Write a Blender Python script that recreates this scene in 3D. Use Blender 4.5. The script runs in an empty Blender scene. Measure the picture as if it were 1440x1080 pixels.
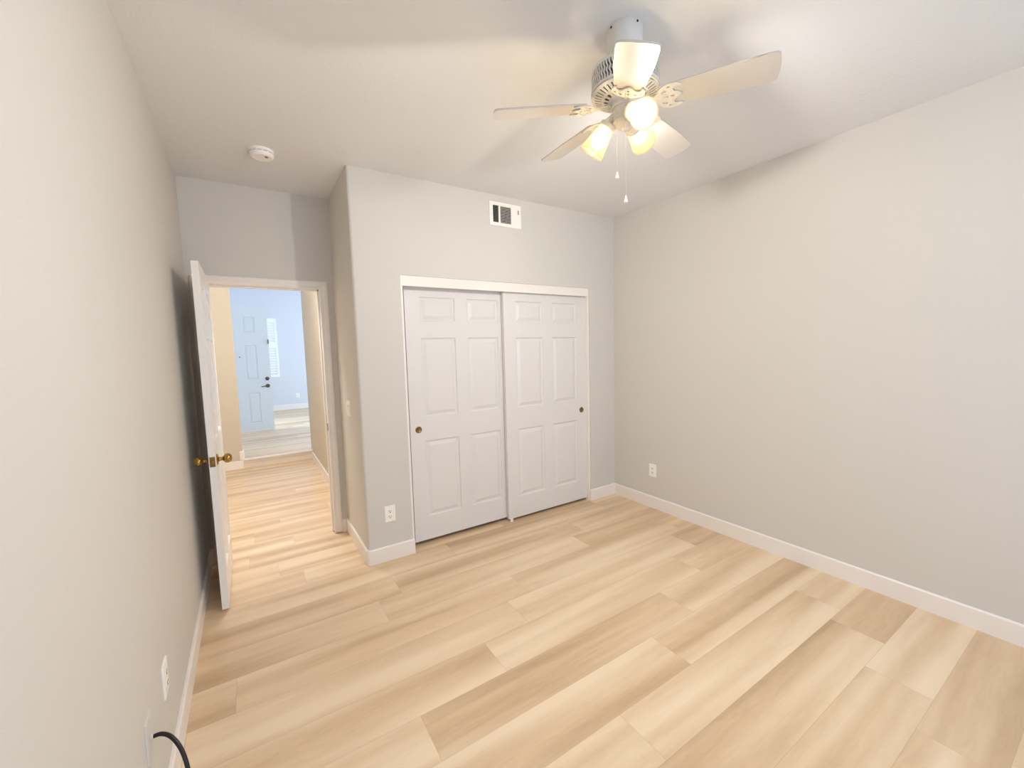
import bpy, bmesh, math, random
from mathutils import Vector, Matrix
random.seed(7)
PI = math.pi
SC = bpy.context.scene
COL = SC.collection

# ------------------------------------------------------------------ camera
CX, CY, CZ = -0.6307, -2.9492, 1.5147
YAW, PITCH, ROLL, FPX = 0.5661, -0.0864, -0.0270, 582.97
cam_data = bpy.data.cameras.new('camera')
cam_data.sensor_fit = 'HORIZONTAL'
cam_data.sensor_width = 36.0
cam_data.lens = FPX / 1440.0 * 36.0
cam_data.clip_start = 0.02
cam = bpy.data.objects.new('camera', cam_data)
COL.objects.link(cam)
_f = Vector((math.sin(YAW) * math.cos(PITCH), math.cos(YAW) * math.cos(PITCH), math.sin(PITCH)))
_r = Vector((math.cos(YAW), -math.sin(YAW), 0))
_u = _r.cross(_f)
_c, _s = math.cos(ROLL), math.sin(ROLL)
_r, _u = _r * _c + _u * _s, _u * _c - _r * _s
cam.matrix_world = Matrix(((_r.x, _u.x, -_f.x, CX), (_r.y, _u.y, -_f.y, CY), (_r.z, _u.z, -_f.z, CZ), (0, 0, 0, 1)))
SC.camera = cam

# ------------------------------------------------------------------ view + world
SC.view_settings.view_transform = 'Standard'
SC.view_settings.look = 'None'
SC.view_settings.exposure = 0.03
SC.view_settings.gamma = 1.0
SC.view_settings.use_curve_mapping = False
SC.cycles.diffuse_bounces = 8
SC.cycles.max_bounces = 14
SC.cycles.transparent_max_bounces = 12
SC.cycles.sample_clamp_indirect = 6.0
world = bpy.data.worlds.new('sky')
SC.world = world
world.use_nodes = True
world.node_tree.nodes['Background'].inputs[0].default_value = (0.70, 0.84, 1.0, 1)
world.node_tree.nodes['Background'].inputs[1].default_value = 1.2


def area_light(name, loc, direction, sx, sy, power, color, spread=PI):
    d = bpy.data.lights.new(name, 'AREA')
    d.shape = 'RECTANGLE'; d.size = sx; d.size_y = sy
    d.energy = power; d.color = color; d.spread = spread
    o = bpy.data.objects.new(name, d); COL.objects.link(o)
    o.location = loc
    o.rotation_euler = Vector(direction).to_track_quat('-Z', 'Y').to_euler()
    return o


def point_light(name, loc, power, color, radius=0.05, smooth=0.0):
    d = bpy.data.lights.new(name, 'POINT')
    d.energy = power; d.color = color; d.shadow_soft_size = radius
    o = bpy.data.objects.new(name, d); COL.objects.link(o)
    o.location = loc
    if smooth > 0:   # keeps surfaces a few centimetres from the bulb from burning out
        d.use_nodes = True
        nt = d.node_tree
        em = nt.nodes['Emission']
        fo = nt.nodes.new('ShaderNodeLightFalloff')
        fo.inputs['Strength'].default_value = 1.0
        fo.inputs['Smooth'].default_value = smooth
        nt.links.new(fo.outputs['Quadratic'], em.inputs['Strength'])
    return o


DAY = (0.50, 0.71, 1.0)
WARM = (1.0, 0.96, 0.90)
area_light('daylight_rear_window', (0.75, -4.72, 1.55), (0, 1, 0), 1.9, 1.5, 35, DAY)
area_light('daylight_living_window', (3.9, 5.6, 1.9), (-1, 0, 0), 3.4, 2.4, 145, (0.62, 0.77, 1.0))
area_light('daylight_front_doorway', (-1.75, 6.46, 1.5), (1, 0, -0.25), 0.9, 2.1, 55, (0.72, 0.87, 1.0))
point_light('hall_lamp', (-0.40, 1.08, 2.58), 120, (0.96, 0.98, 1.0), 0.12, 0.3)
BULB_POWER = 34.0

# ------------------------------------------------------------------ materials
def lin(c):
    out = []
    for v in c:
        v = v / 255.0
        out.append(v / 12.92 if v <= 0.04045 else ((v + 0.055) / 1.055) ** 2.4)
    return (*out, 1.0)


def mat(name, rgb, rough=0.5, metal=0.0, bump=0.0, bump_scale=200.0, spec=0.5, var=0.0):
    m = bpy.data.materials.new(name); m.use_nodes = True
    nt = m.node_tree; b = nt.nodes['Principled BSDF']
    b.inputs['Base Color'].default_value = lin(rgb)
    b.inputs['Roughness'].default_value = rough
    b.inputs['Metallic'].default_value = metal
    b.inputs['Specular IOR Level'].default_value = spec
    tc = nt.nodes.new('ShaderNodeTexCoord')
    nz = nt.nodes.new('ShaderNodeTexNoise')
    nz.inputs['Scale'].default_value = bump_scale
    nz.inputs['Detail'].default_value = 3.0
    nt.links.new(tc.outputs['Object'], nz.inputs['Vector'])
    if bump > 0:
        bp = nt.nodes.new('ShaderNodeBump')
        bp.inputs['Strength'].default_value = bump
        bp.inputs['Distance'].default_value = 0.002
        nt.links.new(nz.outputs['Fac'], bp.inputs['Height'])
        nt.links.new(bp.outputs['Normal'], b.inputs['Normal'])
    if var > 0:
        mx = nt.nodes.new('ShaderNodeMix'); mx.data_type = 'RGBA'
        a = lin(rgb)
        mx.inputs['A'].default_value = a
        mx.inputs['B'].default_value = (a[0] * (1 - var), a[1] * (1 - var), a[2] * (1 - var), 1)
        nt.links.new(nz.outputs['Fac'], mx.inputs['Factor'])
        nt.links.new(mx.outputs['Result'], b.inputs['Base Color'])
    return m


M_WALL = mat('greige_wall_paint', (213, 209, 203), 0.55, bump=0.22, bump_scale=170, spec=0.35)
M_CEIL = mat('ceiling_paint', (231, 231, 232), 0.8, bump=0.7, bump_scale=95, spec=0.2)
M_HALL = mat('hall_wall_paint', (206, 196, 178), 0.6, bump=0.2, bump_scale=170, spec=0.3)
M_LIVING = mat('living_wall_paint', (216, 220, 226), 0.6, bump=0.15, bump_scale=170, spec=0.3)
M_TRIM = mat('white_trim_paint', (240, 234, 228), 0.38, spec=0.45)
M_DOOR = mat('white_door_paint', (226, 223, 220), 0.36, bump=0.03, bump_scale=260, spec=0.45)
M_BEDDOOR = mat('bedroom_door_paint', (240, 237, 233), 0.30, spec=0.5)
M_FRONT = mat('front_door_paint', (214, 222, 226), 0.45, spec=0.4)
M_RISER = mat('riser_paint', (226, 216, 202), 0.5)
M_PLATE = mat('white_plate_plastic', (248, 245, 239), 0.32)
M_DARK = mat('dark_slot', (20, 19, 18), 0.8)
M_BRASS = mat('polished_brass', (178, 146, 80), 0.22, metal=1.0)
M_OLDBRASS = mat('antique_brass', (150, 126, 78), 0.35, metal=1.0, var=0.3, bump_scale=60)
M_BRONZE = mat('aged_bronze', (92, 86, 70), 0.35, metal=1.0)
M_FANW = mat('fan_white_enamel', (224, 221, 214), 0.35, spec=0.5)
M_BLADE = mat('fan_blade_white', (212, 206, 197), 0.4, bump=0.05, bump_scale=80)
M_CHAIN = mat('chain_white', (225, 220, 205), 0.35, metal=0.3)
M_CABLE = mat('black_cable', (22, 16, 14), 0.38)
M_VENTD = mat('vent_louver_grey', (112, 116, 106), 0.5, metal=0.2)
M_SHUT = mat('shutter_white', (244, 246, 248), 0.4)
M_GREY = mat('grey_plastic', (120, 114, 106), 0.5)


def floor_material():
    m = bpy.data.materials.new('oak_plank_floor'); m.use_nodes = True
    nt = m.node_tree; N = nt.nodes; L = nt.links
    b = N['Principled BSDF']
    b.inputs['Specular IOR Level'].default_value = 0.65
    at = N.new('ShaderNodeVertexColor'); at.layer_name = 'plank'
    sep = N.new('ShaderNodeSeparateColor'); L.new(at.outputs['Color'], sep.inputs['Color'])
    geo = N.new('ShaderNodeNewGeometry')
    off = N.new('ShaderNodeCombineXYZ')
    ml = N.new('ShaderNodeMath'); ml.operation = 'MULTIPLY'; ml.inputs[1].default_value = 37.0
    L.new(sep.outputs['Green'], ml.inputs[0]); L.new(ml.outputs[0], off.inputs['Z']); L.new(ml.outputs[0], off.inputs['X'])
    add = N.new('ShaderNodeVectorMath'); add.operation = 'ADD'
    L.new(geo.outputs['Position'], add.inputs[0]); L.new(off.outputs['Vector'], add.inputs[1])

    def noise(scale, detail, rough=0.5, dist=0.0):
        mp = N.new('ShaderNodeVectorMath'); mp.operation = 'MULTIPLY'
        mp.inputs[1].default_value = scale
        L.new(add.outputs['Vector'], mp.inputs[0])
        n = N.new('ShaderNodeTexNoise'); n.inputs['Scale'].default_value = 1.0
        n.inputs['Detail'].default_value = detail; n.inputs['Roughness'].default_value = rough
        n.inputs['Distortion'].default_value = dist
        L.new(mp.outputs['Vector'], n.inputs['Vector'])
        return n.outputs['Fac']
    bands = noise((0.55, 8.5, 1.0), 1.5, 0.45, 0.25)
    fine = noise((3.0, 90.0, 1.0), 3.0, 0.6, 0.3)
    knots = noise((5.0, 22.0, 1.0), 4.0, 0.6, 1.2)

    def math_(op, a, bb):
        n = N.new('ShaderNodeMath'); n.operation = op
        for i, v in enumerate((a, bb)):
            if isinstance(v, (int, float)): n.inputs[i].default_value = v
            else: L.new(v, n.inputs[i])
        return n.outputs[0]
    t = math_('MULTIPLY', math_('SUBTRACT', bands, 0.5), 1.9)
    t = math_('ADD', t, sep.outputs['Red'])
    t = math_('ADD', t, math_('MULTIPLY', math_('SUBTRACT', fine, 0.5), 0.22))
    t = math_('ADD', t, math_('MULTIPLY', math_('SUBTRACT', knots, 0.5), 0.40))
    cr = N.new('ShaderNodeValToRGB')
    e = cr.color_ramp.elements
    e[0].position = 0.0; e[0].color = lin((190, 158, 121))
    e[1].position = 1.0; e[1].color = lin((238, 215, 184))
    k = e.new(0.5); k.color = lin((220, 191, 155))
    L.new(t, cr.inputs['Fac'])
    uv = N.new('ShaderNodeUVMap'); uv.uv_map = 'plank_uv'
    sx = N.new('ShaderNodeSeparateXYZ'); L.new(uv.outputs['UV'], sx.inputs[0])
    # distance to plank edges is stored in metres: u runs 0..length, v 0..width; blue holds the length
    ev = math_('MINIMUM', sx.outputs['Y'], math_('SUBTRACT', 0.2285, sx.outputs['Y']))
    eu = math_('MINIMUM', sx.outputs['X'], math_('SUBTRACT', math_('MULTIPLY', sep.outputs['Blue'], 10.0), sx.outputs['X']))
    ed = math_('MINIMUM', ev, eu)
    line = math_('LESS_THAN', ed, 0.0011)
    mx = N.new('ShaderNodeMix'); mx.data_type = 'RGBA'
    mx.inputs['B'].default_value = lin((150, 122, 92))
    L.new(math_('MULTIPLY', line, 0.28), mx.inputs['Factor'])
    L.new(cr.outputs['Color'], mx.inputs['A'])
    L.new(mx.outputs['Result'], b.inputs['Base Color'])
    rr = math_('ADD', math_('MULTIPLY', fine, 0.12), 0.30)
    L.new(rr, b.inputs['Roughness'])
    bp = N.new('ShaderNodeBump'); bp.inputs['Strength'].default_value = 0.08; bp.inputs['Distance'].default_value = 0.001
    L.new(fine, bp.inputs['Height']); L.new(bp.outputs['Normal'], b.inputs['Normal'])
    return m


M_FLOOR = floor_material()


def glass_shade_material():
    m = bpy.data.materials.new('frosted_lamp_glass'); m.use_nodes = True
    nt = m.node_tree; N = nt.nodes; L = nt.links
    for n in list(N): N.remove(n)
    out = N.new('ShaderNodeOutputMaterial')
    tr = N.new('ShaderNodeBsdfTranslucent'); tr.inputs['Color'].default_value = lin((230, 212, 172))
    df = N.new('ShaderNodeBsdfDiffuse'); df.inputs['Color'].default_value = lin((216, 206, 182))
    tp = N.new('ShaderNodeBsdfTransparent'); tp.inputs['Color'].default_value = lin((255, 246, 226))
    gl = N.new('ShaderNodeBsdfGlossy'); gl.inputs['Roughness'].default_value = 0.15
    nz = N.new('ShaderNodeTexNoise'); nz.inputs['Scale'].default_value = 30
    m1 = N.new('ShaderNodeMixShader'); m1.inputs[0].default_value = 0.45
    m2 = N.new('ShaderNodeMixShader'); m2.inputs[0].default_value = 0.50
    m3 = N.new('ShaderNodeMixShader'); m3.inputs[0].default_value = 0.05
    L.new(df.outputs[0], m1.inputs[1]); L.new(tr.outputs[0], m1.inputs[2])
    L.new(m1.outputs[0], m2.inputs[1]); L.new(tp.outputs[0], m2.inputs[2])
    L.new(m2.outputs[0], m3.inputs[1]); L.new(gl.outputs[0], m3.inputs[2])
    L.new(m3.outputs[0], out.inputs['Surface'])
    return m


def bulb_material():
    m = bpy.data.materials.new('lit_bulb'); m.use_nodes = True
    b = m.node_tree.nodes['Principled BSDF']
    b.inputs['Base Color'].default_value = (1, 0.95, 0.85, 1)
    b.inputs['Emission Color'].default_value = (1.0, 0.90, 0.72, 1)
    b.inputs['Emission Strength'].default_value = 14.0
    return m


M_SHADE = glass_shade_material()
M_BULB = bulb_material()

# ------------------------------------------------------------------ mesh helpers
def obj(name, bm, m, parent=None, smooth=False, bevel=0.0, seg=2, recalc=True):
    if bevel > 0:
        es = [e for e in bm.edges if len(e.link_faces) == 2 and e.calc_face_angle(0) > 0.5]
        bmesh.ops.bevel(bm, geom=es, offset=bevel, segments=seg, affect='EDGES', profile=0.5)
    if recalc:
        bmesh.ops.recalc_face_normals(bm, faces=bm.faces[:])
    me = bpy.data.meshes.new(name)
    bm.to_mesh(me); bm.free()
    if smooth:
        me.polygons.foreach_set('use_smooth', [True] * len(me.polygons))
        if smooth != 'all':
            me.set_sharp_from_angle(angle=math.radians(38))
    o = bpy.data.objects.new(name, me); COL.objects.link(o)
    me.materials.append(m)
    if parent is not None: o.parent = parent
    return o


def struct(name, bm, m, parent=None, **kw):
    o = obj(name, bm, m, parent, **kw)
    if parent is None: o['kind'] = 'structure'
    return o


def thing(name, label, cat, loc=(0, 0, 0), rot=(0, 0, 0), group=None):
    o = bpy.data.objects.new(name, None); COL.objects.link(o)
    o.empty_display_size = 0.05
    o.location = loc; o.rotation_euler = rot
    o['label'] = label; o['category'] = cat
    if group: o['group'] = group
    return o


def box(bm, x0, x1, y0, y1, z0, z1):
    vs = [bm.verts.new((x, y, z)) for z in (z0, z1) for y in (y0, y1) for x in (x0, x1)]
    for f in ((0, 2, 3, 1), (4, 5, 7, 6), (0, 1, 5, 4), (2, 6, 7, 3), (0, 4, 6, 2), (1, 3, 7, 5)):
        bm.faces.new([vs[i] for i in f])
    return vs


def nb(*boxes):
    bm = bmesh.new()
    for b in boxes: box(bm, *b)
    return bm


def prism(bm, pts, z0, z1):
    lo = [bm.verts.new((x, y, z0)) for x, y in pts]
    hi = [bm.verts.new((x, y, z1)) for x, y in pts]
    n = len(pts)
    bm.faces.new(lo[::-1]); bm.faces.new(hi)
    for i in range(n):
        bm.faces.new((lo[i], lo[(i + 1) % n], hi[(i + 1) % n], hi[i]))


def lathe(bm, prof, seg=48, mtx=None, cap=True):
    """prof: list of (r, z) spun about z"""
    mtx = mtx or Matrix()
    rings = []
    for r, z in prof:
        if r < 1e-6:
            rings.append([bm.verts.new(mtx @ Vector((0, 0, z)))])
        else:
            rings.append([bm.verts.new(mtx @ Vector((r * math.cos(2 * PI * i / seg), r * math.sin(2 * PI * i / seg), z))) for i in range(seg)])
    for a, b in zip(rings, rings[1:]):
        for i in range(seg):
            j = (i + 1) % seg
            if len(a) == 1 and len(b) == 1: continue
            if len(a) == 1: bm.faces.new((a[0], b[i], b[j]))
            elif len(b) == 1: bm.faces.new((a[i], b[0], a[j]))
            else: bm.faces.new((a[i], b[i], b[j], a[j]))
    if cap:
        for rg in (rings[0], rings[-1]):
            if len(rg) > 1: bm.faces.new(rg)


def tube(bm, pts, rad, seg=12):
    pts = [Vector(p) for p in pts]
    rings = []
    up = None
    for i, p in enumerate(pts):
        t = (pts[min(i + 1, len(pts) - 1)] - pts[max(i - 1, 0)]).normalized()
        if up is None:
            up = t.orthogonal().normalized()
        up = (up - t * up.dot(t)).normalized()
        w = t.cross(up)
        r = rad[i] if isinstance(rad, (list, tuple)) else rad
        rings.append([bm.verts.new(p + (up * math.cos(2 * PI * k / seg) + w * math.sin(2 * PI * k / seg)) * r) for k in range(seg)])
    for a, b in zip(rings, rings[1:]):
        for k in range(seg):
            bm.faces.new((a[k], a[(k + 1) % seg], b[(k + 1) % seg], b[k]))
    bm.faces.new(rings[0][::-1]); bm.faces.new(rings[-1])


def outline_bm(loops, depth, mtx=None):
    """solid sheet from closed 2D loops (first the outline, others holes), via a filled 2D curve"""
    cu = bpy.data.curves.new('tmp', 'CURVE'); cu.dimensions = '2D'; cu.fill_mode = 'BOTH'; cu.extrude = depth / 2
    for lp in loops:
        sp = cu.splines.new('POLY'); sp.points.add(len(lp) - 1); sp.use_cyclic_u = True
        for p, (x, y) in zip(sp.points, lp): p.co = (x, y, 0, 1)
    o = bpy.data.objects.new('tmp', cu); COL.objects.link(o)
    dg = bpy.context.evaluated_depsgraph_get()
    me = bpy.data.meshes.new_from_object(o.evaluated_get(dg))
    bm = bmesh.new(); bm.from_mesh(me)
    bmesh.ops.remove_doubles(bm, verts=bm.verts[:], dist=1e-6)
    if mtx is not None: bmesh.ops.transform(bm, matrix=mtx, verts=bm.verts[:])
    bpy.data.objects.remove(o); bpy.data.curves.remove(cu); bpy.data.meshes.remove(me)
    return bm


def ell(cx, cy, rx, ry, n=16, rot=0.0):
    return [(cx + rx * math.cos(2 * PI * i / n) * math.cos(rot) - ry * math.sin(2 * PI * i / n) * math.sin(rot),
             cy + rx * math.cos(2 * PI * i / n) * math.sin(rot) + ry * math.sin(2 * PI * i / n) * math.cos(rot)) for i in range(n)]


def sweep_base(path, h=0.11, t=0.013, z=0.0):
    """baseboard along a wall path, standing out to the right of the direction of travel"""
    bm = bmesh.new()
    P = [Vector((x, y)) for x, y in path]
    offs = []
    for i in range(len(P)):
        ns = []
        if i > 0: d = (P[i] - P[i - 1]).normalized(); ns.append(Vector((d.y, -d.x)))
        if i < len(P) - 1: d = (P[i + 1] - P[i]).normalized(); ns.append(Vector((d.y, -d.x)))
        if len(ns) == 1: offs.append(ns[0])
        else:
            s = ns[0] + ns[1]
            offs.append(s / max(0.3, s.dot(ns[0])))
    prof = [(0, 0), (t, 0), (t, h - 0.007), (t - 0.005, h), (0, h)]
    rings = [[bm.verts.new((p.x + o.x * a, p.y + o.y * a, z + b)) for a, b in prof] for p, o in zip(P, offs)]
    n = len(prof)
    for a, b in zip(rings, rings[1:]):
        for k in range(n):
            bm.faces.new((a[k], a[(k + 1) % n], b[(k + 1) % n], b[k]))
    bm.faces.new(rings[0]); bm.faces.new(rings[-1][::-1])
    return bm


def panel_door_bm(w, h, t, cols, rows, both=True, relief=1.0, mould=1.0):
    """moulded panel door: x 0..w, y 0..t (front face at y=0 looking to -y), z 0..h"""
    bm = bmesh.new()
    xs = sorted({0.0, w, *[v for c in cols for v in c]})
    zs = sorted({0.0, h, *[v for r in rows for v in r]})
    panels = {(c[0], r[0]): (c, r) for c in cols for r in rows}

    def face(pts): bm.faces.new([bm.verts.new(p) for p in pts])
    steps = [(0.0, 0.0), (0.005, 0.0085), (0.010, 0.0105), (0.017, 0.0105), (0.042, 0.0015), (0.048, 0.0015)]
    for y0, sg in ((0.0, 1), (t, -1)):
        for i in range(len(xs) - 1):
            for j in range(len(zs) - 1):
                x0, x1, z0, z1 = xs[i], xs[i + 1], zs[j], zs[j + 1]
                if (x0, z0) in panels and (sg == 1 or both):
                    prev = None
                    for ins, dep in steps:
                        ins *= mould
                        ring = [(x0 + ins, z0 + ins), (x1 - ins, z0 + ins), (x1 - ins, z1 - ins), (x0 + ins, z1 - ins)]
                        cur = [(a, y0 + sg * dep * relief, c) for a, c in ring]
                        if prev:
                            for k in range(4):
                                face([prev[k], prev[(k + 1) % 4], cur[(k + 1) % 4], cur[k]])
                        prev = cur
                    face(prev)
                else:
                    face([(x0, y0, z0), (x1, y0, z0), (x1, y0, z1), (x0, y0, z1)])
    for i in range(len(xs) - 1):
        for z in (0, h): face([(xs[i], 0, z), (xs[i + 1], 0, z), (xs[i + 1], t, z), (xs[i], t, z)])
    for j in range(len(zs) - 1):
        for x in (0, w): face([(x, 0, zs[j]), (x, 0, zs[j + 1]), (x, t, zs[j + 1]), (x, t, zs[j])])
    bmesh.ops.remove_doubles(bm, verts=bm.verts[:], dist=1e-5)
    return bm


# ------------------------------------------------------------------ dimensions of the place
W, A, D, H = 2.46, 0.955, 0.715, 2.74       # right wall, left wall, alcove depth, ceiling
YR = -4.65                                  # rear wall
X1, X2, HC = 0.325, 2.13, 2.055             # closet opening
DX0, DX1, DH = -0.870, -0.105, 2.026        # bedroom doorway clear opening
YH, ZL, YB = 3.62, 0.12, 8.9                # step at hall end, living floor height, living back wall
HX = 0.08                                   # hall right wall

# ------------------------------------------------------------------ floors
ROW = 0.2285; PL = 1.525; ROW0 = -1.375


def plank_floor(name, x0, x1, y0, y1, z, known, tones, seed):
    rnd = random.Random(seed)
    bm = bmesh.new()
    cl = bm.loops.layers.float_color.new('plank'); ul = bm.loops.layers.uv.new('plank_uv')
    k0 = math.floor((y0 - ROW0) / ROW); k1 = math.ceil((y1 - ROW0) / ROW)
    for k in range(k0, k1):
        ya, yb = ROW0 + k * ROW, ROW0 + (k + 1) * ROW
        s = known.get(k, rnd.uniform(0, PL))
        n0 = math.floor((x0 - s) / PL); n1 = math.ceil((x1 - s) / PL)
        for n in range(n0, n1):
            xa, xb = s + n * PL, s + (n + 1) * PL
            ca, cb = max(xa, x0), min(xb, x1)
            da, db = max(ya, y0), min(yb, y1)
            if cb - ca < 1e-4 or db - da < 1e-4: continue
            tone = rnd.choice((0.50, 0.57, 0.6, 0.64, 0.68))
            sd = rnd.random()
            mid = (max(xa, -9) + xb) / 2
            for (kk, tx, tv) in tones:
                if kk == k and xa <= tx <= xb: tone = tv
            vs = [bm.verts.new(p) for p in ((ca, da, z), (cb, da, z), (cb, db, z), (ca, db, z))]
            f = bm.faces.new(vs)
            for lp in f.loops:
                lp[cl] = (tone, sd, PL / 10.0, 1)
                lp[ul].uv = (lp.vert.co.x - xa, lp.vert.co.y - ya)
    lo = [bm.verts.new(p) for p in ((x0, y0, z - 0.05), (x0, y1, z - 0.05), (x1, y1, z - 0.05), (x1, y0, z - 0.05))]
    bm.faces.new(lo)
    o = struct(name, bm, M_FLOOR, recalc=False)
    return o


known = {-3: 0.56, -1: 1.40, -2: 1.04, 1: 2.11, 3: 1.47, 4: 0.09, 5: 0.58, -4: 0.42, 0: 0.30, 2: 0.75, 6: -0.40}
tones = [(-3, 0.2, 0.42), (-3, 1.2, 0.72), (-4, 2.1, 0.42), (-4, 0.5, 0.40), (-4, 1.2, 0.42), (-5, 1.5, 0.52), (-1, 0.6, 0.40), (-1, 1.9, 0.66), (-1, -0.5, 0.62),
         (-2, 0.5, 0.66), (-2, 1.8, 0.52), (0, 0.9, 0.70), (0, 2.2, 0.62), (1, 1.5, 0.72), (1, 2.4, 0.42), (2, 1.5, 0.58), (3, 0.9, 0.66), (3, 1.9, 0.42),
         (4, 0.9, 0.60), (5, 1.2, 0.36), (5, 0.3, 0.55), (-6, 0.5, 0.5)]
plank_floor('floor', -1.6, W + 0.05, YR - 0.05, YH, 0.0, known, tones, 5)
plank_floor('floor', -1.6, 3.6, YH - 0.012, YB + 0.05, ZL, {}, [], 11)

# ------------------------------------------------------------------ walls
T = 0.115
struct('wall_left', nb((-A - T, -A, YR - T, D + T, 0, H)), M_WALL)
struct('wall_right', nb((W, W + T, YR - T, D + T, 0, H)), M_WALL)
# wall with the bedroom doorway
jb = 0.018
struct('wall_entry', nb((-A, DX0 - jb, D, D + T, 0, H), (DX1 + jb, 0.115, D, D + T, 0, H), (DX0 - jb, DX1 + jb, D, D + T, DH + jb, H)), M_WALL)
# closet block with a rounded outer corner
bm = bmesh.new()
rb = 0.019
arc = [(rb - rb * math.cos(a), rb - rb * math.sin(a)) for a in [i * PI / 2 / 8 for i in range(9)]]
prism(bm, [(0, D)] + arc + [(X1, 0), (X1, T), (T, T), (T, D)], 0, H)
box(bm, X1, X2, 0, T, HC, H)
box(bm, X2, W, 0, T, 0, H)
struct('wall_closet', bm, M_WALL, smooth=True)
struct('wall_closet_back', nb((T, W, D, D + T, 0, H)), M_WALL)
# rear wall with the window behind the camera
struct('wall_rear', nb((-A, -0.2, YR - T, YR, 0, H), (1.7, W, YR - T, YR, 0, H), (-0.2, 1.7, YR - T, YR, 0, 0.8), (-0.2, 1.7, YR - T, YR, 2.3, H)), M_WALL)
struct('ceiling', nb((-A - T, W + T, YR - T, D + T, H, H + 0.1)), M_CEIL)
# hall
struct('wall_hall_right', nb((HX, HX + T, D + T, YH + T, 0, 3.6)), M_HALL)
struct('wall_hall_left', nb((-1.6 - T, -1.6, D + T, YH + T, 0, 3.6)), M_HALL)
struct('wall_hall_front', nb((-1.6, -A - T, D, D + T, 0, H)), M_HALL)
struct('wall_hall_end', nb((-1.6, -0.765, YH, YH + T, 0, 3.6)), M_HALL, bevel=0.006)
struct('ceiling', nb((-1.6, HX, D + T, YH, H, H + 0.1)), M_CEIL)
# living room beyond
struct('wall_living_left', nb((-1.2 - T, -1.2, YH + T, 6.0, 0, 3.6), (-1.2 - T, -1.2, 6.93, YB, 0, 3.6), (-1.2 - T, -1.2, 6.0, 6.93, 2.42, 3.6)), M_LIVING)
WX0, WX1, WZ0, WZ1 = -0.55, 0.035, 0.955, 2.40
struct('wall_living_back', nb((-1.2 - T, WX0, YB, YB + T, 0, 3.6), (WX1, 3.6, YB, YB + T, 0, 3.6), (WX0, WX1, YB, YB + T, 0, WZ0), (WX0, WX1, YB, YB + T, WZ1, 3.6)), M_LIVING)
struct('wall_living_right', nb((3.6, 3.6 + T, YH, 3.9, 0, 3.6), (3.6, 3.6 + T, 7.3, YB + T, 0, 3.6), (3.6, 3.6 + T, 3.9, 7.3, 0, 0.7), (3.6, 3.6 + T, 3.9, 7.3, 3.1, 3.6)), M_LIVING)
struct('wall_living_near', nb((HX + T, 3.6, YH, YH + T, 0, 3.6)), M_LIVING)
struct('ceiling', nb((-1.6 - T, 3.7, YH, YB + T, 3.6, 3.7)), M_LIVING)

# ------------------------------------------------------------------ baseboards
struct('baseboard_left', sweep_base([(-A, YR), (-A, D), (-0.931, D)]), M_TRIM)
ca = [(rb - rb * math.cos(a), rb - rb * math.sin(a)) for a in [i * PI / 2 / 3 for i in range(4)]]
struct('baseboard_closet_left', sweep_base([(-0.046, D), (0, D)] + ca + [(X1, 0), (X1, 0.036)]), M_TRIM)
struct('baseboard_right', sweep_base([(X2, 0.036), (X2, 0), (W, 0), (W, YR)]), M_TRIM)
struct('baseboard_hall_right', sweep_base([(HX, YH), (HX, D + T)], 0.10), M_TRIM)
struct('baseboard_hall_end', sweep_base([(-1.6, YH), (-0.765, YH)], 0.112), M_TRIM)
struct('baseboard_living_jamb', sweep_base([(-0.80, YH), (-0.765, YH), (-0.765, YH + T), (-1.19, YH + T)], 0.115, z=ZL), M_TRIM)
struct('baseboard_living_back', sweep_base([(-1.2, YB), (3.6, YB)], 0.125, 0.018, z=ZL), M_TRIM)
struct('baseboard_living_left', sweep_base([(-1.2, YH + T), (-1.2, 5.9)], 0.125, 0.018, z=ZL), M_TRIM)

# step up at the end of the hall
bm = nb((-0.765, HX, YH - 0.004, YH + 0.02, 0.0, ZL - 0.012))
struct('trim_step_riser', bm, M_RISER)
bm = nb((-0.765, HX, YH - 0.020, YH + 0.03, ZL - 0.014, ZL + 0.003))
struct('trim_step_nosing', bm, M_TRIM, bevel=0.004)

# ------------------------------------------------------------------ bedroom doorway: jamb, stop, casing
cw, ct = 0.059, 0.016
bm = nb((DX0 - jb, DX0, D, D + T, 0, DH + jb), (DX1, DX1 + jb, D, D + T, 0.006, DH + jb), (DX0, DX1, D, D + T, DH, DH + jb),
        (DX0, DX0 + 0.011, D + 0.045, D + 0.08, 0, DH), (DX1 - 0.011, DX1, D + 0.045, D + 0.08, 0.006, DH), (DX0, DX1, D + 0.045, D + 0.08, DH - 0.011, DH))
trim = struct('trim_door_frame', bm, M_TRIM)
bm = bmesh.new()
prof = [(0.0, 0.0), (0.0, 0.009), (0.006, 0.012), (0.022, 0.012), (0.032, 0.016), (0.050, 0.016), (cw, 0.011), (cw, 0.0)]


def casing(bm, side):
    """mitred casing around the doorway; side -1 stands out towards -y at y=D, +1 towards +y at the hall face"""
    yb = D if side < 0 else D + T
    path = [((DX0, 0.0), (-1, 0)), ((DX0, DH), (-1, 1)), ((DX1, DH), (1, 1)), ((DX1, 0.010), (1, 0))]
    rings = []
    for (x, z), (ox, oz) in path:
        rings.append([bm.verts.new((x + ox * (a - 0.003 + 0.003), yb + side * d, z + oz * a)) for a, d in prof])
    n = len(prof)
    for a, b in zip(rings, rings[1:]):
        for k in range(n - 1):
            bm.faces.new((a[k], a[k + 1], b[k + 1], b[k]))
    bm.faces.new(rings[0]); bm.faces.new(rings[-1][::-1])


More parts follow.
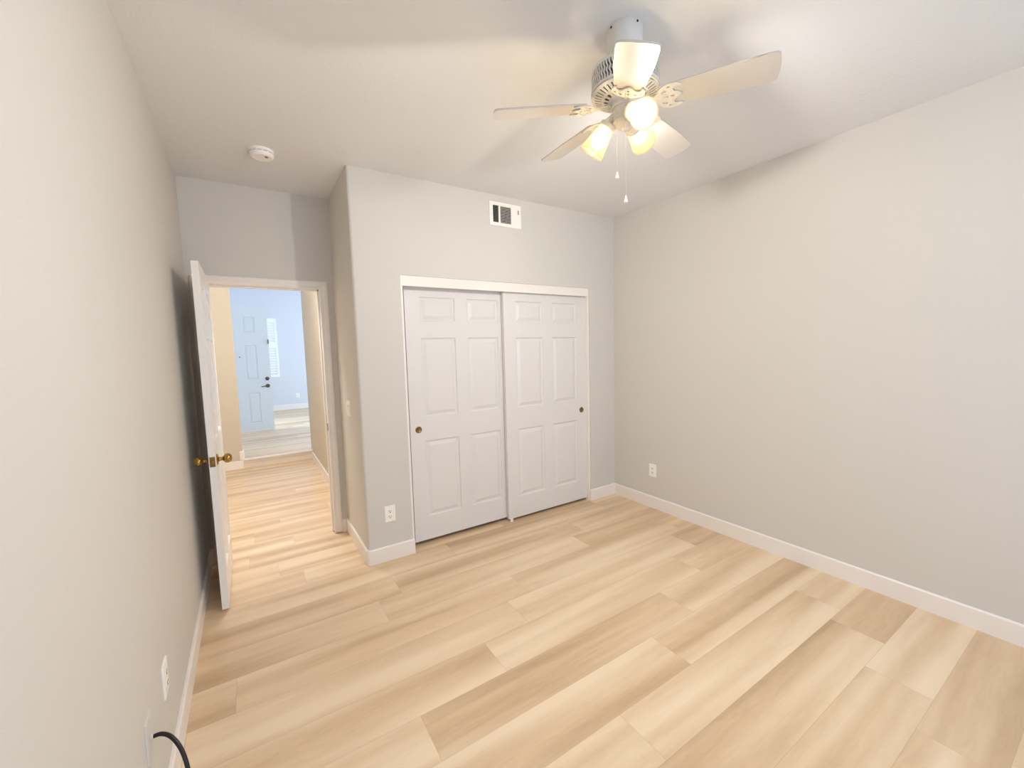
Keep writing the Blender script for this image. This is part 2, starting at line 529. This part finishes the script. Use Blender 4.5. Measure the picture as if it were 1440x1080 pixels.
casing(bm, -1)
struct('trim_door_casing', bm, M_TRIM)
bm = bmesh.new(); casing(bm, 1)
struct('trim_door_casing_hall', bm, M_TRIM)
bm = nb((DX1 - 0.002, DX1 + 0.001, D + 0.006, D + 0.036, 0.875, 0.935))
sp = obj('strike_plate', bm, M_OLDBRASS, trim)
sp['label'] = 'antique brass strike plate'

# ------------------------------------------------------------------ bedroom door, standing open along the left wall
dw, dt, dh = 0.745, 0.035, 2.030
rows6 = [(0.205, 0.815), (1.0, 1.605), (1.735, 1.915)]
bm = panel_door_bm(dw, dh, dt, [(0.095, 0.325), (0.42, 0.65)], rows6, True, 1.35, 1.6)
# local x runs from free edge to hinge: world y = -0.035 + x ; local y 0..t -> world x from -0.822 down to -0.857
mtx = Matrix(((0, -1, 0, 0), (1, 0, 0, 0), (0, 0, 1, 0), (0, 0, 0, 1)))
bmesh.ops.transform(bm, matrix=mtx, verts=bm.verts[:])
door = struct('door_1', bm, M_BEDDOOR)
door.location = (-0.822, -0.035, 0.014)
door['label'] = 'white six-panel bedroom door standing open along the left wall, brass knobs on both faces'
door['category'] = 'door'
KZ = 0.892
kprof = [(0.0, 0.0), (0.033, 0.0), (0.033, 0.003), (0.029, 0.007), (0.016, 0.010), (0.0115, 0.016), (0.0105, 0.026), (0.013, 0.031), (0.021, 0.036),
         (0.027, 0.044), (0.0285, 0.053), (0.027, 0.062), (0.021, 0.070), (0.012, 0.0745), (0.0, 0.0755)]


def knob(parent, loc, direction, m=M_BRASS, label=None, sc=1.0):
    bm = bmesh.new()
    q = Vector(direction).to_track_quat('Z', 'Y').to_matrix().to_4x4()
    lathe(bm, [(r * sc, z * sc) for r, z in kprof], 28, Matrix.Translation(loc) @ q)
    o = obj('knob', bm, m, parent, smooth=True)
    if label: o['label'] = label
    return o


knob(door, (0.0, 0.062, KZ), (1, 0, 0), label='egg-shaped brass knob')
knob(door, (-dt, 0.062, KZ), (-1, 0, 0), label='egg-shaped brass knob')
bm = nb((-dt + 0.0045, -0.0045, -0.0018, 0.002, KZ - 0.029, KZ + 0.029))
lp = obj('latch_plate', bm, M_OLDBRASS, door)
lp['label'] = 'antique brass latch plate'
bm = bmesh.new()
prism(bm, [(-dt / 2 - 0.007, 0.0), (-dt / 2 + 0.007, 0.0), (-dt / 2 + 0.007, -0.003), (-dt / 2 - 0.004, -0.011)], KZ - 0.009, KZ + 0.009)
o = obj('latch_bolt', bm, M_BRASS, lp)
for z in (0.2, 1.0, 1.82):
    bm = bmesh.new()
    lathe(bm, [(0.006, z - 0.045), (0.006, z + 0.045)], 12, Matrix.Translation((-0.010, dw + 0.0035, 0)))
    obj('hinge', bm, M_OLDBRASS, door, smooth=True)

# ------------------------------------------------------------------ closet: jambs, header fascia, floor guide, doors
bm = nb((X1, X1 + 0.018, 0.008, T, 0.0, HC), (X2 - 0.018, X2, 0.008, T, 0.0, HC), (X1, X2, 0.012, T, HC - 0.012, HC))
struct('trim_closet_jamb', bm, M_TRIM)
bm = nb((X1 + 0.002, X2 - 0.002, 0.004, 0.020, 1.981, HC - 0.001), (X1 + 0.018, X2 - 0.018, 0.020, T, 2.03, HC - 0.012))
struct('trim_closet_header', bm, M_TRIM, bevel=0.002)
cdw, cdt, cdh = 0.914, 0.034, 1.995
crow = [(0.184, 0.786), (0.973, 1.578), (1.704, 1.887)]
ccol = [(0.115, 0.403), (0.510, 0.797)]
for (x, y, lab, px) in ((0.3735, 0.084, 'white six-panel sliding closet door in the rear track, nearest the outlet and corner', 0.066),
                        (1.203, 0.040, 'white six-panel sliding closet door in the front track, beside the right wall', cdw - 0.062)):
    r = thing('sliding_closet_door', lab, 'closet door', (x, y, 0.030 if y > 0.05 else 0.024), group='sliding closet doors')
    obj('door_panel', panel_door_bm(cdw, cdh, cdt, ccol, crow, False), M_DOOR, r)
    bm = bmesh.new()
    q = Vector((0, -1, 0)).to_track_quat('Z', 'Y').to_matrix().to_4x4()
    lathe(bm, [(0.0, -0.0005), (0.0, 0.0004), (0.017, 0.0008), (0.0195, 0.0022), (0.0235, 0.0028), (0.0255, 0.0018), (0.0262, 0.0)], 32, Matrix.Translation((px, 0.0, 0.88)) @ q, cap=False)
    o = obj('finger_pull', bm, M_OLDBRASS, r, smooth=True); o['label'] = 'round antique brass finger pull'
g = thing('floor_guide', 'small white floor guide under the meeting edge of the closet doors', 'door guide', (1.225, 0.055, 0))
obj('guide_body', nb((-0.012, 0.016, -0.022, 0.040, 0.0, 0.006), (-0.012, 0.016, -0.022, -0.017, 0.006, 0.030)), M_TRIM, g)

# ------------------------------------------------------------------ air vent over the closet
v = thing('air_vent', 'white rectangular air vent register high on the wall over the closet', 'vent', (1.222, 0, 2.592))
vw, vh = 0.150, 0.0925
bm = outline_bm([[(-vw, -vh), (vw, -vh), (vw, vh), (-vw, vh)], [(-0.118, -0.066), (-0.118, 0.066), (-0.066, 0.066), (-0.066, -0.066)],
                 [(-0.050, -0.066), (-0.050, 0.066), (0.053, 0.066), (0.053, -0.066)]], 0.006,
                Matrix.Translation((0, -0.004, 0)) @ Matrix.Rotation(PI / 2, 4, 'X'))
obj('faceplate', bm, M_PLATE, v)
obj('duct_opening', nb((-0.120, 0.055, -0.0012, -0.0004, -0.068, 0.068)), M_DARK, v)
bm = nb(*[(-0.117 + 0.0135 * i, -0.1165 + 0.0135 * i + 0.004, -0.0058, -0.0014, -0.066, 0.066) for i in range(1, 4)])
obj('side_louvers', bm, M_VENTD, v)
bm = bmesh.new()
for i in range(11):
    z = -0.058 + i * 0.0118
    vs = [(-0.050, -0.0062, z - 0.0012), (0.053, -0.0062, z - 0.0012), (0.053, -0.0016, z + 0.0008), (-0.050, -0.0016, z + 0.0008)]
    lo = [bm.verts.new(p) for p in vs]; hi = [bm.verts.new((a, b, c + 0.0026)) for a, b, c in vs]
    bm.faces.new(lo); bm.faces.new(hi[::-1])
    for k in range(4): bm.faces.new((lo[k], lo[(k + 1) % 4], hi[(k + 1) % 4], hi[k]))
obj('front_louvers', bm, M_PLATE, v)
obj('closed_louvers', nb(*[(0.062 + 0.014 * i, 0.074 + 0.014 * i, -0.0085, -0.007, -0.064, 0.064) for i in range(3)]), M_PLATE, v)
obj('damper_lever', nb((0.119, 0.124, -0.013, -0.006, 0.020, 0.052)), M_GREY, v)
for x in (-0.136, 0.136):
    bm = bmesh.new(); lathe(bm, [(0.0, 0.0018), (0.003, 0.0015), (0.004, 0)], 12, Matrix.Translation((x, -0.007, 0)) @ Matrix.Rotation(PI / 2, 4, 'X'), cap=False)
    obj('screw', bm, M_PLATE, v)

# ------------------------------------------------------------------ wall plates
def plate_bm(w=0.070, h=0.114, t=0.006):
    """plate in the xz plane, back at y=0, front towards -y, rounded rim"""
    bm = bmesh.new()
    prev = None
    for ins, y in ((0.0, 0.0), (0.0, -t * 0.55), (0.002, -t * 0.88), (0.005, -t)):
        ring = [bm.verts.new((sx * (w / 2 - ins), y, sz * (h / 2 - ins))) for sx, sz in ((-1, -1), (1, -1), (1, 1), (-1, 1))]
        if prev:
            for k in range(4): bm.faces.new((prev[k], prev[(k + 1) % 4], ring[(k + 1) % 4], ring[k]))
        prev = ring
    bm.faces.new(prev)
    return bm


def outlet(label, loc, rz, group='duplex wall outlets', z_off=0.0, cat='outlet'):
    o = thing('wall_outlet', label, cat, loc, (0, 0, rz), group)
    obj('cover_plate', plate_bm(0.076, 0.118), M_PLATE, o)
    for dz in (0.0195, -0.0195):
        bm = outline_bm([[(-0.017, -0.0095), (-0.0115, -0.0140), (0.0115, -0.0140), (0.017, -0.0095), (0.017, 0.0095), (0.0115, 0.0140), (-0.0115, 0.0140), (-0.017, 0.0095)]], 0.002,
                        Matrix.Translation((0, -0.0068, dz)) @ Matrix.Rotation(PI / 2, 4, 'X'))
        s = obj('socket', bm, M_PLATE, o)
        bm = nb((-0.0088, -0.0054, -0.0083, -0.0077, dz - 0.001, dz + 0.0075), (0.0054, 0.0086, -0.0083, -0.0077, dz - 0.001, dz + 0.0065))
        lathe(bm, [(0.0034, 0.0), (0.0034, 0.0006)], 12, Matrix.Translation((0, -0.0077, dz - 0.0075)) @ Matrix.Rotation(PI / 2, 4, 'X'))
        obj('slots', bm, M_DARK, s)
    bm = bmesh.new(); lathe(bm, [(0.0, 0.0014), (0.0025, 0.001), (0.003, 0)], 12, Matrix.Translation((0, -0.006, 0)) @ Matrix.Rotation(PI / 2, 4, 'X'), cap=False)
    obj('screw', bm, M_PLATE, o)
    return o


outlet('white duplex outlet low on the wall just left of the closet doors', (0.165, 0, 0.343), 0)
outlet('white duplex outlet low on the bare right wall near the corner', (W, -0.472, 0.353), PI / 2 * -1)
outlet('white duplex outlet low on the left wall, above its baseboard', (-A, -1.113, 0.385), PI / 2)
oo = outlet('white outlet low on the far bluish wall seen through the doorway', (0.402, YB, 0.456), 0)

# cable wall plate with black cable
o = thing('cable_wall_plate', 'blank white cable plate low on the left wall, a black cable coming out of it', 'wall plate', (-A, -1.398, 0.395), (0, 0, PI / 2))
obj('cover_plate', plate_bm(0.076, 0.125, 0.005), M_WALL, o)
bm = bmesh.new(); lathe(bm, [(0.0075, 0), (0.0075, 0.004), (0.0055, 0.006)], 16, Matrix.Translation((0.012, -0.005, -0.012)) @ Matrix.Rotation(PI / 2, 4, 'X'))
obj('cable_port', bm, M_WALL, o)
bm = bmesh.new()
P0 = [(-A + 0.006, -1.386, 0.383), (-A + 0.028, -1.392, 0.386), (-A + 0.052, -1.408, 0.378), (-A + 0.075, -1.432, 0.350), (-A + 0.090, -1.455, 0.305), (-A + 0.098, -1.476, 0.24), (-A + 0.100, -1.50, 0.15),
      (-A + 0.105, -1.52, 0.06), (-A + 0.13, -1.55, 0.012), (-A + 0.19, -1.62, 0.0062), (-A + 0.23, -1.75, 0.0062)]
pts = []
Pv = [Vector(p) for p in P0]
for i in range(len(Pv) - 1):
    a, b, c, d = Pv[max(i - 1, 0)], Pv[i], Pv[i + 1], Pv[min(i + 2, len(Pv) - 1)]
    for k in range(6):
        t = k / 6
        pts.append(0.5 * ((2 * b) + (c - a) * t + (2 * a - 5 * b + 4 * c - d) * t * t + (3 * b - a - 3 * c + d) * t ** 3))
pts.append(Pv[-1])
tube(bm, pts, 0.0058, 12)
cb = obj('black_cable', bm, M_CABLE, smooth=True)
cb['label'] = 'black cable curving out of the plate on the left wall to the floor'; cb['category'] = 'cable'

# light switch on the alcove side wall
o = thing('light_switch', 'white double rocker light switch on the narrow wall beside the doorway', 'light switch', (0, 0.378, 1.088), (0, 0, -PI / 2))
obj('cover_plate', plate_bm(0.125, 0.120), M_PLATE, o)
for dx in (-0.024, 0.024):
    bm = bmesh.new()
    vs = [(-0.0165, -0.006, -0.033), (0.0165, -0.006, -0.033), (0.0165, -0.006, 0.033), (-0.0165, -0.006, 0.033)]
    lo = [bm.verts.new((a + dx, b, c)) for a, b, c in vs]
    md = [bm.verts.new((a + dx, -0.0072 - (0.0035 if c > 0 else 0.0), c)) for a, b, c in vs]
    for k in range(4): bm.faces.new((lo[k], lo[(k + 1) % 4], md[(k + 1) % 4], md[k]))
    bm.faces.new(md)
    obj('rocker', bm, M_PLATE, o)

# ------------------------------------------------------------------ smoke detector
s = thing('smoke_detector', 'round white smoke detector on the ceiling before the doorway alcove', 'smoke detector', (-0.470, 0.045, H))
bm = bmesh.new(); lathe(bm, [(0.0, 0), (0.066, 0), (0.066, -0.013), (0.062, -0.016), (0.0, -0.016)], 48, cap=False)
obj('base_ring', bm, M_PLATE, s, smooth=True)
bm = bmesh.new(); lathe(bm, [(0.0, -0.0155), (0.057, -0.0155), (0.057, -0.0205), (0.0, -0.0205)], 48, cap=False)
obj('sensing_gap', bm, M_DARK, s, smooth=True)
for k in range(12):
    bm = bmesh.new(); box(bm, 0.056, 0.0615, -0.004, 0.004, -0.0208, -0.0152)
    bmesh.ops.transform(bm, matrix=Matrix.Rotation(2 * PI * k / 12, 4, 'Z'), verts=bm.verts[:])
    obj('gap_rib', bm, M_PLATE, s)
bm = bmesh.new(); lathe(bm, [(0.0, -0.020), (0.0625, -0.020), (0.0635, -0.024), (0.062, -0.034), (0.056, -0.041), (0.050, -0.0425), (0.047, -0.0405), (0.040, -0.040), (0.0, -0.041)], 48, cap=False)
obj('cover', bm, M_PLATE, s, smooth=True)
bm = bmesh.new(); lathe(bm, [(0.0095, -0.040), (0.0095, -0.0425), (0.0, -0.043)], 24, Matrix.Translation((0.022, -0.018, 0)), cap=False)
b = obj('test_button', bm, M_GREY, s, smooth=True); b['label'] = 'small grey test button'

# ------------------------------------------------------------------ ceiling fan
FX, FY = 0.700, -1.745
fan = thing('ceiling_fan', 'white five-blade ceiling fan with three lit glass lamp shades', 'ceiling fan', (FX, FY, H))
Z = lambda z: z - H
bm = bmesh.new()
lathe(bm, [(0.0, 0), (0.066, 0), (0.068, -0.004), (0.068, -0.062), (0.064, -0.080), (0.050, -0.094), (0.030, -0.100), (0.0, -0.100)], 48, cap=False)
cn = obj('canopy', bm, M_FANW, fan, smooth=True)
for az in (265, 175):
    a = math.radians(az); bm = bmesh.new()
    lathe(bm, [(0.0042, 0), (0.0042, 0.0015), (0.0, 0.002)], 12, Matrix.Translation((0.068 * math.cos(a), 0.068 * math.sin(a), -0.012)) @ Vector((math.cos(a), math.sin(a), 0)).to_track_quat('Z', 'Y').to_matrix().to_4x4(), cap=False)
    obj('canopy_screw', bm, M_DARK, cn)
bm = bmesh.new()
lathe(bm, [(0.021, -0.095), (0.021, Z(2.628)), (0.034, Z(2.618))], 32)
obj('downrod', bm, M_FANW, fan, smooth=True)
bm = bmesh.new()
lathe(bm, [(0.0, Z(2.624)), (0.036, Z(2.624)), (0.045, Z(2.616)), (0.085, Z(2.610)), (0.112, Z(2.602)), (0.126, Z(2.590)), (0.1295, Z(2.582)), (0.1295, Z(2.577)), (0.121, Z(2.576)),
           (0.121, Z(2.516)), (0.1295, Z(2.515)), (0.132, Z(2.511)), (0.132, Z(2.505)), (0.128, Z(2.502)), (0.0, Z(2.502))], 64, cap=False)
mh = obj('motor_housing', bm, M_FANW, fan, smooth=True)
bm = bmesh.new()
lathe(bm, [(0.1222, Z(2.5755)), (0.1222, Z(2.5165))], 64, cap=False)
obj('vent_shadow_band', bm, M_DARK, mh)
bm = bmesh.new()
NB = 66
zz = [(2.577, 0.0), (2.566, 0.0), (2.553, 0.45), (2.540, 0.0), (2.527, 0.45), (2.515, 0.45)]
for k in range(NB):
    for (za, sa), (zb, sb) in zip(zz, zz[1:]):
        def pt(zv, sv, e, rr):
            a = 2 * PI * (k + sv + e) / NB
            return (rr * math.cos(a), rr * math.sin(a), Z(zv))
        q = [pt(za, sa, -0.24, 0.1292), pt(za, sa, 0.24, 0.1292), pt(zb, sb, 0.24, 0.1292), pt(zb, sb, -0.24, 0.1292)]
        q2 = [pt(za, sa, -0.24, 0.1225), pt(za, sa, 0.24, 0.1225), pt(zb, sb, 0.24, 0.1225), pt(zb, sb, -0.24, 0.1225)]
        a_ = [bm.verts.new(p) for p in q]; b_ = [bm.verts.new(p) for p in q2]
        bm.faces.new(a_)
        bm.faces.new((a_[1], b_[1], b_[2], a_[2])); bm.faces.new((a_[0], a_[3], b_[3], b_[0]))
obj('vent_grille', bm, M_FANW, mh)
# slotted bottom plate (slightly conical)
loops = [ell(0, 0, 0.130, 0.130, 96), ell(0, 0, 0.052, 0.052, 64)[::-1]]
for k in range(40):
    a = 2 * PI * k / 40
    loops.append([(r * math.cos(a + e), r * math.sin(a + e)) for r, e in ((0.092, -0.030), (0.118, -0.028), (0.118, 0.028), (0.092, 0.030))])
for k in range(20):
    a = 2 * PI * (k + 0.5) / 20
    loops.append([(r * math.cos(a + e), r * math.sin(a + e)) for r, e in ((0.066, -0.07), (0.078, -0.09), (0.084, 0.0), (0.078, 0.09), (0.066, 0.07))])
bm = outline_bm(loops, 0.003)
for vtx in bm.verts:
    r = math.hypot(vtx.co.x, vtx.co.y)
    vtx.co.z += Z(2.500) - (0.130 - r) * 0.36
obj('slotted_plate', bm, M_FANW, fan)
bm = bmesh.new()
lathe(bm, [(0.0, Z(2.499)), (0.124, Z(2.4985)), (0.050, Z(2.477)), (0.0, Z(2.477))], 48, cap=False)
obj('motor_core', bm, M_GREY, fan)
bm = bmesh.new()
lathe(bm, [(0.0, Z(2.480)), (0.050, Z(2.480)), (0.055, Z(2.474)), (0.055, Z(2.452)), (0.050, Z(2.446)), (0.0, Z(2.446))], 40, cap=False)
obj('blade_hub', bm, M_FANW, fan, smooth=True)
bm = bmesh.new()
lathe(bm, [(0.0, Z(2.448)), (0.046, Z(2.448)), (0.048, Z(2.440)), (0.044, Z(2.430)), (0.044, Z(2.402)), (0.048, Z(2.396)), (0.046, Z(2.388)), (0.032, Z(2.378)), (0.014, Z(2.372)), (0.009, Z(2.364)), (0.0, Z(2.361))], 40, cap=False)
obj('switch_housing', bm, M_FANW, fan, smooth=True)

# blades: azimuth, pitch, rise (degrees)
RT, BW = 0.522, 0.128
for az, pit, rise in ((-59.7, -11.2, -1.3), (13.0, -11.6, -1.8), (87.0, -16.5, -0.3), (148.2, -13.0, -2.6), (226.4, -11.8, -11.5)):
    # local frame: x outwards, y tangential, z up
    base = Matrix.Translation((0, 0, Z(2.458))) @ Matrix.Rotation(math.radians(az), 4, 'Z') @ Matrix.Rotation(math.radians(-rise), 4, 'Y') @ Matrix.Rotation(math.radians(pit), 4, 'X')
    h = BW / 2
    def wid(x): return h * (0.80 + 0.20 * min(1, max(0, (x - 0.165) / 0.22)))
    n = 10
    up = [(0.165 + (RT - 0.040 - 0.165) * i / n, wid(0.165 + (RT - 0.040 - 0.165) * i / n)) for i in range(n + 1)]
    tip = [(RT - 0.022, h * 0.985), (RT - 0.011, h * 0.93), (RT - 0.005, h * 0.82), (RT, h * 0.35)]
    half = [(0.157, h * 0.58), (0.160, h * 0.74)] + up + tip
    outl = half + [(x, -y) for x, y in half[::-1]]
    bm = outline_bm([outl], 0.0065, base)
    bl = obj('blade', bm, M_BLADE, fan)
    # filigree bracket under the blade root
    sh = [(0.040, 0.012), (0.085, 0.009), (0.105, 0.011), (0.122, 0.022), (0.132, 0.040), (0.146, 0.052), (0.166, 0.060), (0.190, 0.058), (0.212, 0.049), (0.206, 0.044), (0.190, 0.044), (0.180, 0.034), (0.184, 0.020), (0.200, 0.012), (0.210, 0.0)]
    outl = sh + [(x, -y) for x, y in sh[-2::-1]]
    holes = [ell(0.148, 0.028, 0.011, 0.0075, 12, 0.5), ell(0.148, -0.028, 0.011, 0.0075, 12, -0.5), ell(0.166, 0.046, 0.007, 0.0045, 10, 0.2), ell(0.166, -0.046, 0.007, 0.0045, 10, -0.2), ell(0.150, 0.0, 0.013, 0.006, 12), ell(0.178, 0.0, 0.008, 0.005, 12)]
    bm = outline_bm([outl] + [hh[::-1] for hh in holes], 0.0055)
    for vtx in bm.verts:   # arm drops from the hub to the blade
        x = vtx.co.x
        k = min(1.0, max(0.0, (x - 0.05) / 0.08)); k = k * k * (3 - 2 * k)
        vtx.co.z += -0.0065 + (1 - k) * (0.006 - 0.05 * math.sin(math.radians(rise)))
        if x < 0.1: vtx.co.y *= 1.0
    bmesh.ops.transform(bm, matrix=base, verts=bm.verts[:])
    br = obj('blade_bracket', bm, M_FANW, bl)
    for sx, sy in ((0.172, 0.026), (0.172, -0.026), (0.196, 0.0)):
        bm = bmesh.new()
        lathe(bm, [(0.0045, -0.009), (0.0042, -0.0105), (0.0, -0.012)], 10, base @ Matrix.Translation((sx, sy, 0)), cap=False)
        obj('bracket_screw', bm, M_FANW, bl)

# lamps of the fan
for az, tilt in ((245, 57), (122, 37), (18, 80)):
    a = math.radians(az); tl = math.radians(tilt)
    e = Vector((math.cos(a), math.sin(a), 0)); ax = e * math.sin(tl) - Vector((0, 0, math.cos(tl)))
    neck = Vector((0, 0, Z(2.407))) + e * 0.062
    root = Vector((0, 0, Z(2.418))) + e * 0.040
    bm = bmesh.new(); tube(bm, [root, root + e * 0.012 + Vector((0, 0, 0.001)), neck - ax * 0.004, neck + ax * 0.004], 0.011, 14)
    obj('lamp_arm', bm, M_FANW, fan, smooth=True)
    q = Matrix.Translation(neck) @ ax.to_track_quat('Z', 'Y').to_matrix().to_4x4()
    bm = bmesh.new()
    lathe(bm, [(0.0, 0.0), (0.020, 0.0), (0.031, 0.004), (0.0335, 0.008), (0.0335, 0.020), (0.031, 0.022), (0.026, 0.022), (0.0, 0.018)], 32, q, cap=False)
    obj('lamp_socket', bm, M_FANW, fan, smooth=True)
    bm = bmesh.new()
    op = [(0.028, 0.012), (0.0305, 0.024), (0.0345, 0.040), (0.0385, 0.060), (0.0425, 0.082), (0.0465, 0.102), (0.0505, 0.118), (0.0535, 0.126)]
    lathe(bm, op + [(r - 0.0028, z) for r, z in op[::-1]], 40, q, cap=False)
    shd = obj('lamp_shade', bm, M_SHADE, fan, smooth='all'); shd['label'] = 'frosted glass bell lamp shade, lit'
    bm = bmesh.new()
    lathe(bm, [(0.0, 0.018), (0.013, 0.020), (0.014, 0.034), (0.022, 0.050), (0.0275, 0.066), (0.0275, 0.080), (0.021, 0.094), (0.010, 0.101), (0.0, 0.1025)], 28, q, cap=False)
    bu = obj('light_bulb', bm, M_BULB, shd, smooth=True); bu['label'] = 'glowing white light bulb'
    lp_ = neck + ax * 0.118
    point_light('fan_bulb_light', Vector((FX, FY, H)) + lp_, BULB_POWER, WARM, 0.022, 0.45)

# pull chains
for az, zt, zb in ((182, 2.400, 2.197), (225, 2.385, 2.098)):
    a = math.radians(az); x, y = 0.0475 * math.cos(a), 0.0475 * math.sin(a)
    bm = bmesh.new()
    nbead = int((zt - zb) / 0.0042)
    tube(bm, [(x, y, Z(zt)), (x, y, Z(zb))], 0.0006, 8)
    for i in range(nbead + 1):
        z = zt - i * 0.0042
        lathe(bm, [(0.0, Z(z) + 0.0015), (0.0010, Z(z) + 0.0006), (0.0010, Z(z) - 0.0006), (0.0, Z(z) - 0.0015)], 6, Matrix.Translation((x, y, 0)), cap=False)
    tube(bm, [(x * 0.85, y * 0.85, Z(zt)), (x, y, Z(zt))], 0.003, 8)
    ch = obj('pull_chain', bm, M_CHAIN, fan)
    bm = bmesh.new()
    lathe(bm, [(0.0, Z(zb) + 0.002), (0.0025, Z(zb)), (0.0045, Z(zb) - 0.010), (0.0075, Z(zb) - 0.020), (0.0070, Z(zb) - 0.026), (0.0, Z(zb) - 0.028)], 16, Matrix.Translation((x, y, 0)), cap=False)
    obj('chain_fob', bm, M_PLATE, ch, smooth=True)

# ------------------------------------------------------------------ living room seen through the hall
# front door, standing open at right angles to the left wall
fw, ft, fh = 0.915, 0.045, 2.250
bm = panel_door_bm(fw, fh, ft, [(0.115, 0.385), (0.53, 0.72)], [(0.14, 0.70), (0.93, 1.555), (1.78, 2.06)], False)
fd = struct('door_2', bm, M_FRONT)
fd.location = (-1.195, 5.90, ZL + 0.012)
fd['label'] = 'pale blue-white front door standing open in the far room, lever and deadbolt on it'
fd['category'] = 'door'
LX = fw - 0.060
bm = bmesh.new(); qy = Vector((0, -1, 0)).to_track_quat('Z', 'Y').to_matrix().to_4x4()
lathe(bm, [(0.034, 0), (0.034, 0.006), (0.026, 0.012), (0.012, 0.014), (0.012, 0.045), (0.0, 0.046)], 24, Matrix.Translation((LX, 0, 0.813)) @ qy)
tube(bm, [(LX, -0.042, 0.813), (LX - 0.02, -0.046, 0.813), (LX - 0.06, -0.046, 0.810), (LX - 0.105, -0.044, 0.803)], [0.009, 0.0095, 0.008, 0.007], 12)
o = obj('lever_handle', bm, M_BRONZE, fd, smooth=True); o['label'] = 'dark bronze lever handle'
bm = bmesh.new(); lathe(bm, [(0.032, 0), (0.032, 0.008), (0.024, 0.014), (0.0, 0.016)], 24, Matrix.Translation((LX, 0, 0.945)) @ qy)
o = obj('deadbolt', bm, M_BRONZE, fd, smooth=True); o['label'] = 'round dark bronze deadbolt'
bm = bmesh.new(); lathe(bm, [(0.011, 0), (0.011, 0.004), (0.0, 0.005)], 16, Matrix.Translation((0.457, 0, 1.352)) @ qy)
obj('peephole', bm, M_BRONZE, fd, smooth=True)
bm = nb((fw - 0.012, fw + 0.006, -0.030, 0.004, 1.58, 1.66))
obj('night_latch', bm, M_BRONZE, fd)
# doorway trim of the front door
struct('trim_front_doorway', nb((-1.2 - T, -1.183, 5.93, 6.02, ZL, 2.46), (-1.2 - T, -1.183, 6.91, 7.0, ZL, 2.46), (-1.2 - T, -1.183, 6.02, 6.91, 2.39, 2.46)), M_TRIM)

# shuttered window in the far wall
win = struct('window_1', nb((WX0 - 0.0, WX0 + 0.045, YB - 0.012, YB + 0.03, WZ0, WZ1), (WX1 - 0.045, WX1, YB - 0.012, YB + 0.03, WZ0, WZ1), (WX0 + 0.045, WX1 - 0.045, YB - 0.012, YB + 0.03, WZ1 - 0.05, WZ1),
                            (WX0 + 0.045, WX1 - 0.045, YB - 0.012, YB + 0.03, WZ0, WZ0 + 0.05), (WX0 + 0.045, WX1 - 0.045, YB - 0.012, YB + 0.03, 1.72, 1.76)), M_SHUT)
bm = bmesh.new()
zc = WZ0 + 0.085
while zc < WZ1 - 0.07:
    if not (1.69 < zc < 1.79):
        sl = bmesh.new(); box(sl, WX0 + 0.046, WX1 - 0.046, -0.033, 0.033, -0.004, 0.004)
        bmesh.ops.transform(sl, matrix=Matrix.Translation((0, YB + 0.012, zc)) @ Matrix.Rotation(math.radians(-38), 4, 'X'), verts=sl.verts[:])
        me_ = bpy.data.meshes.new('tmp'); sl.to_mesh(me_); bm.from_mesh(me_); sl.free(); bpy.data.meshes.remove(me_)
    zc += 0.062
obj('shutter_louvers', bm, M_SHUT, win)
obj('tilt_rod', nb(((WX0 + WX1) / 2 - 0.006, (WX0 + WX1) / 2 + 0.006, YB - 0.036, YB - 0.022, WZ0 + 0.07, 1.70), ((WX0 + WX1) / 2 - 0.006, (WX0 + WX1) / 2 + 0.006, YB - 0.036, YB - 0.022, 1.78, WZ1 - 0.07)), M_SHUT, win)
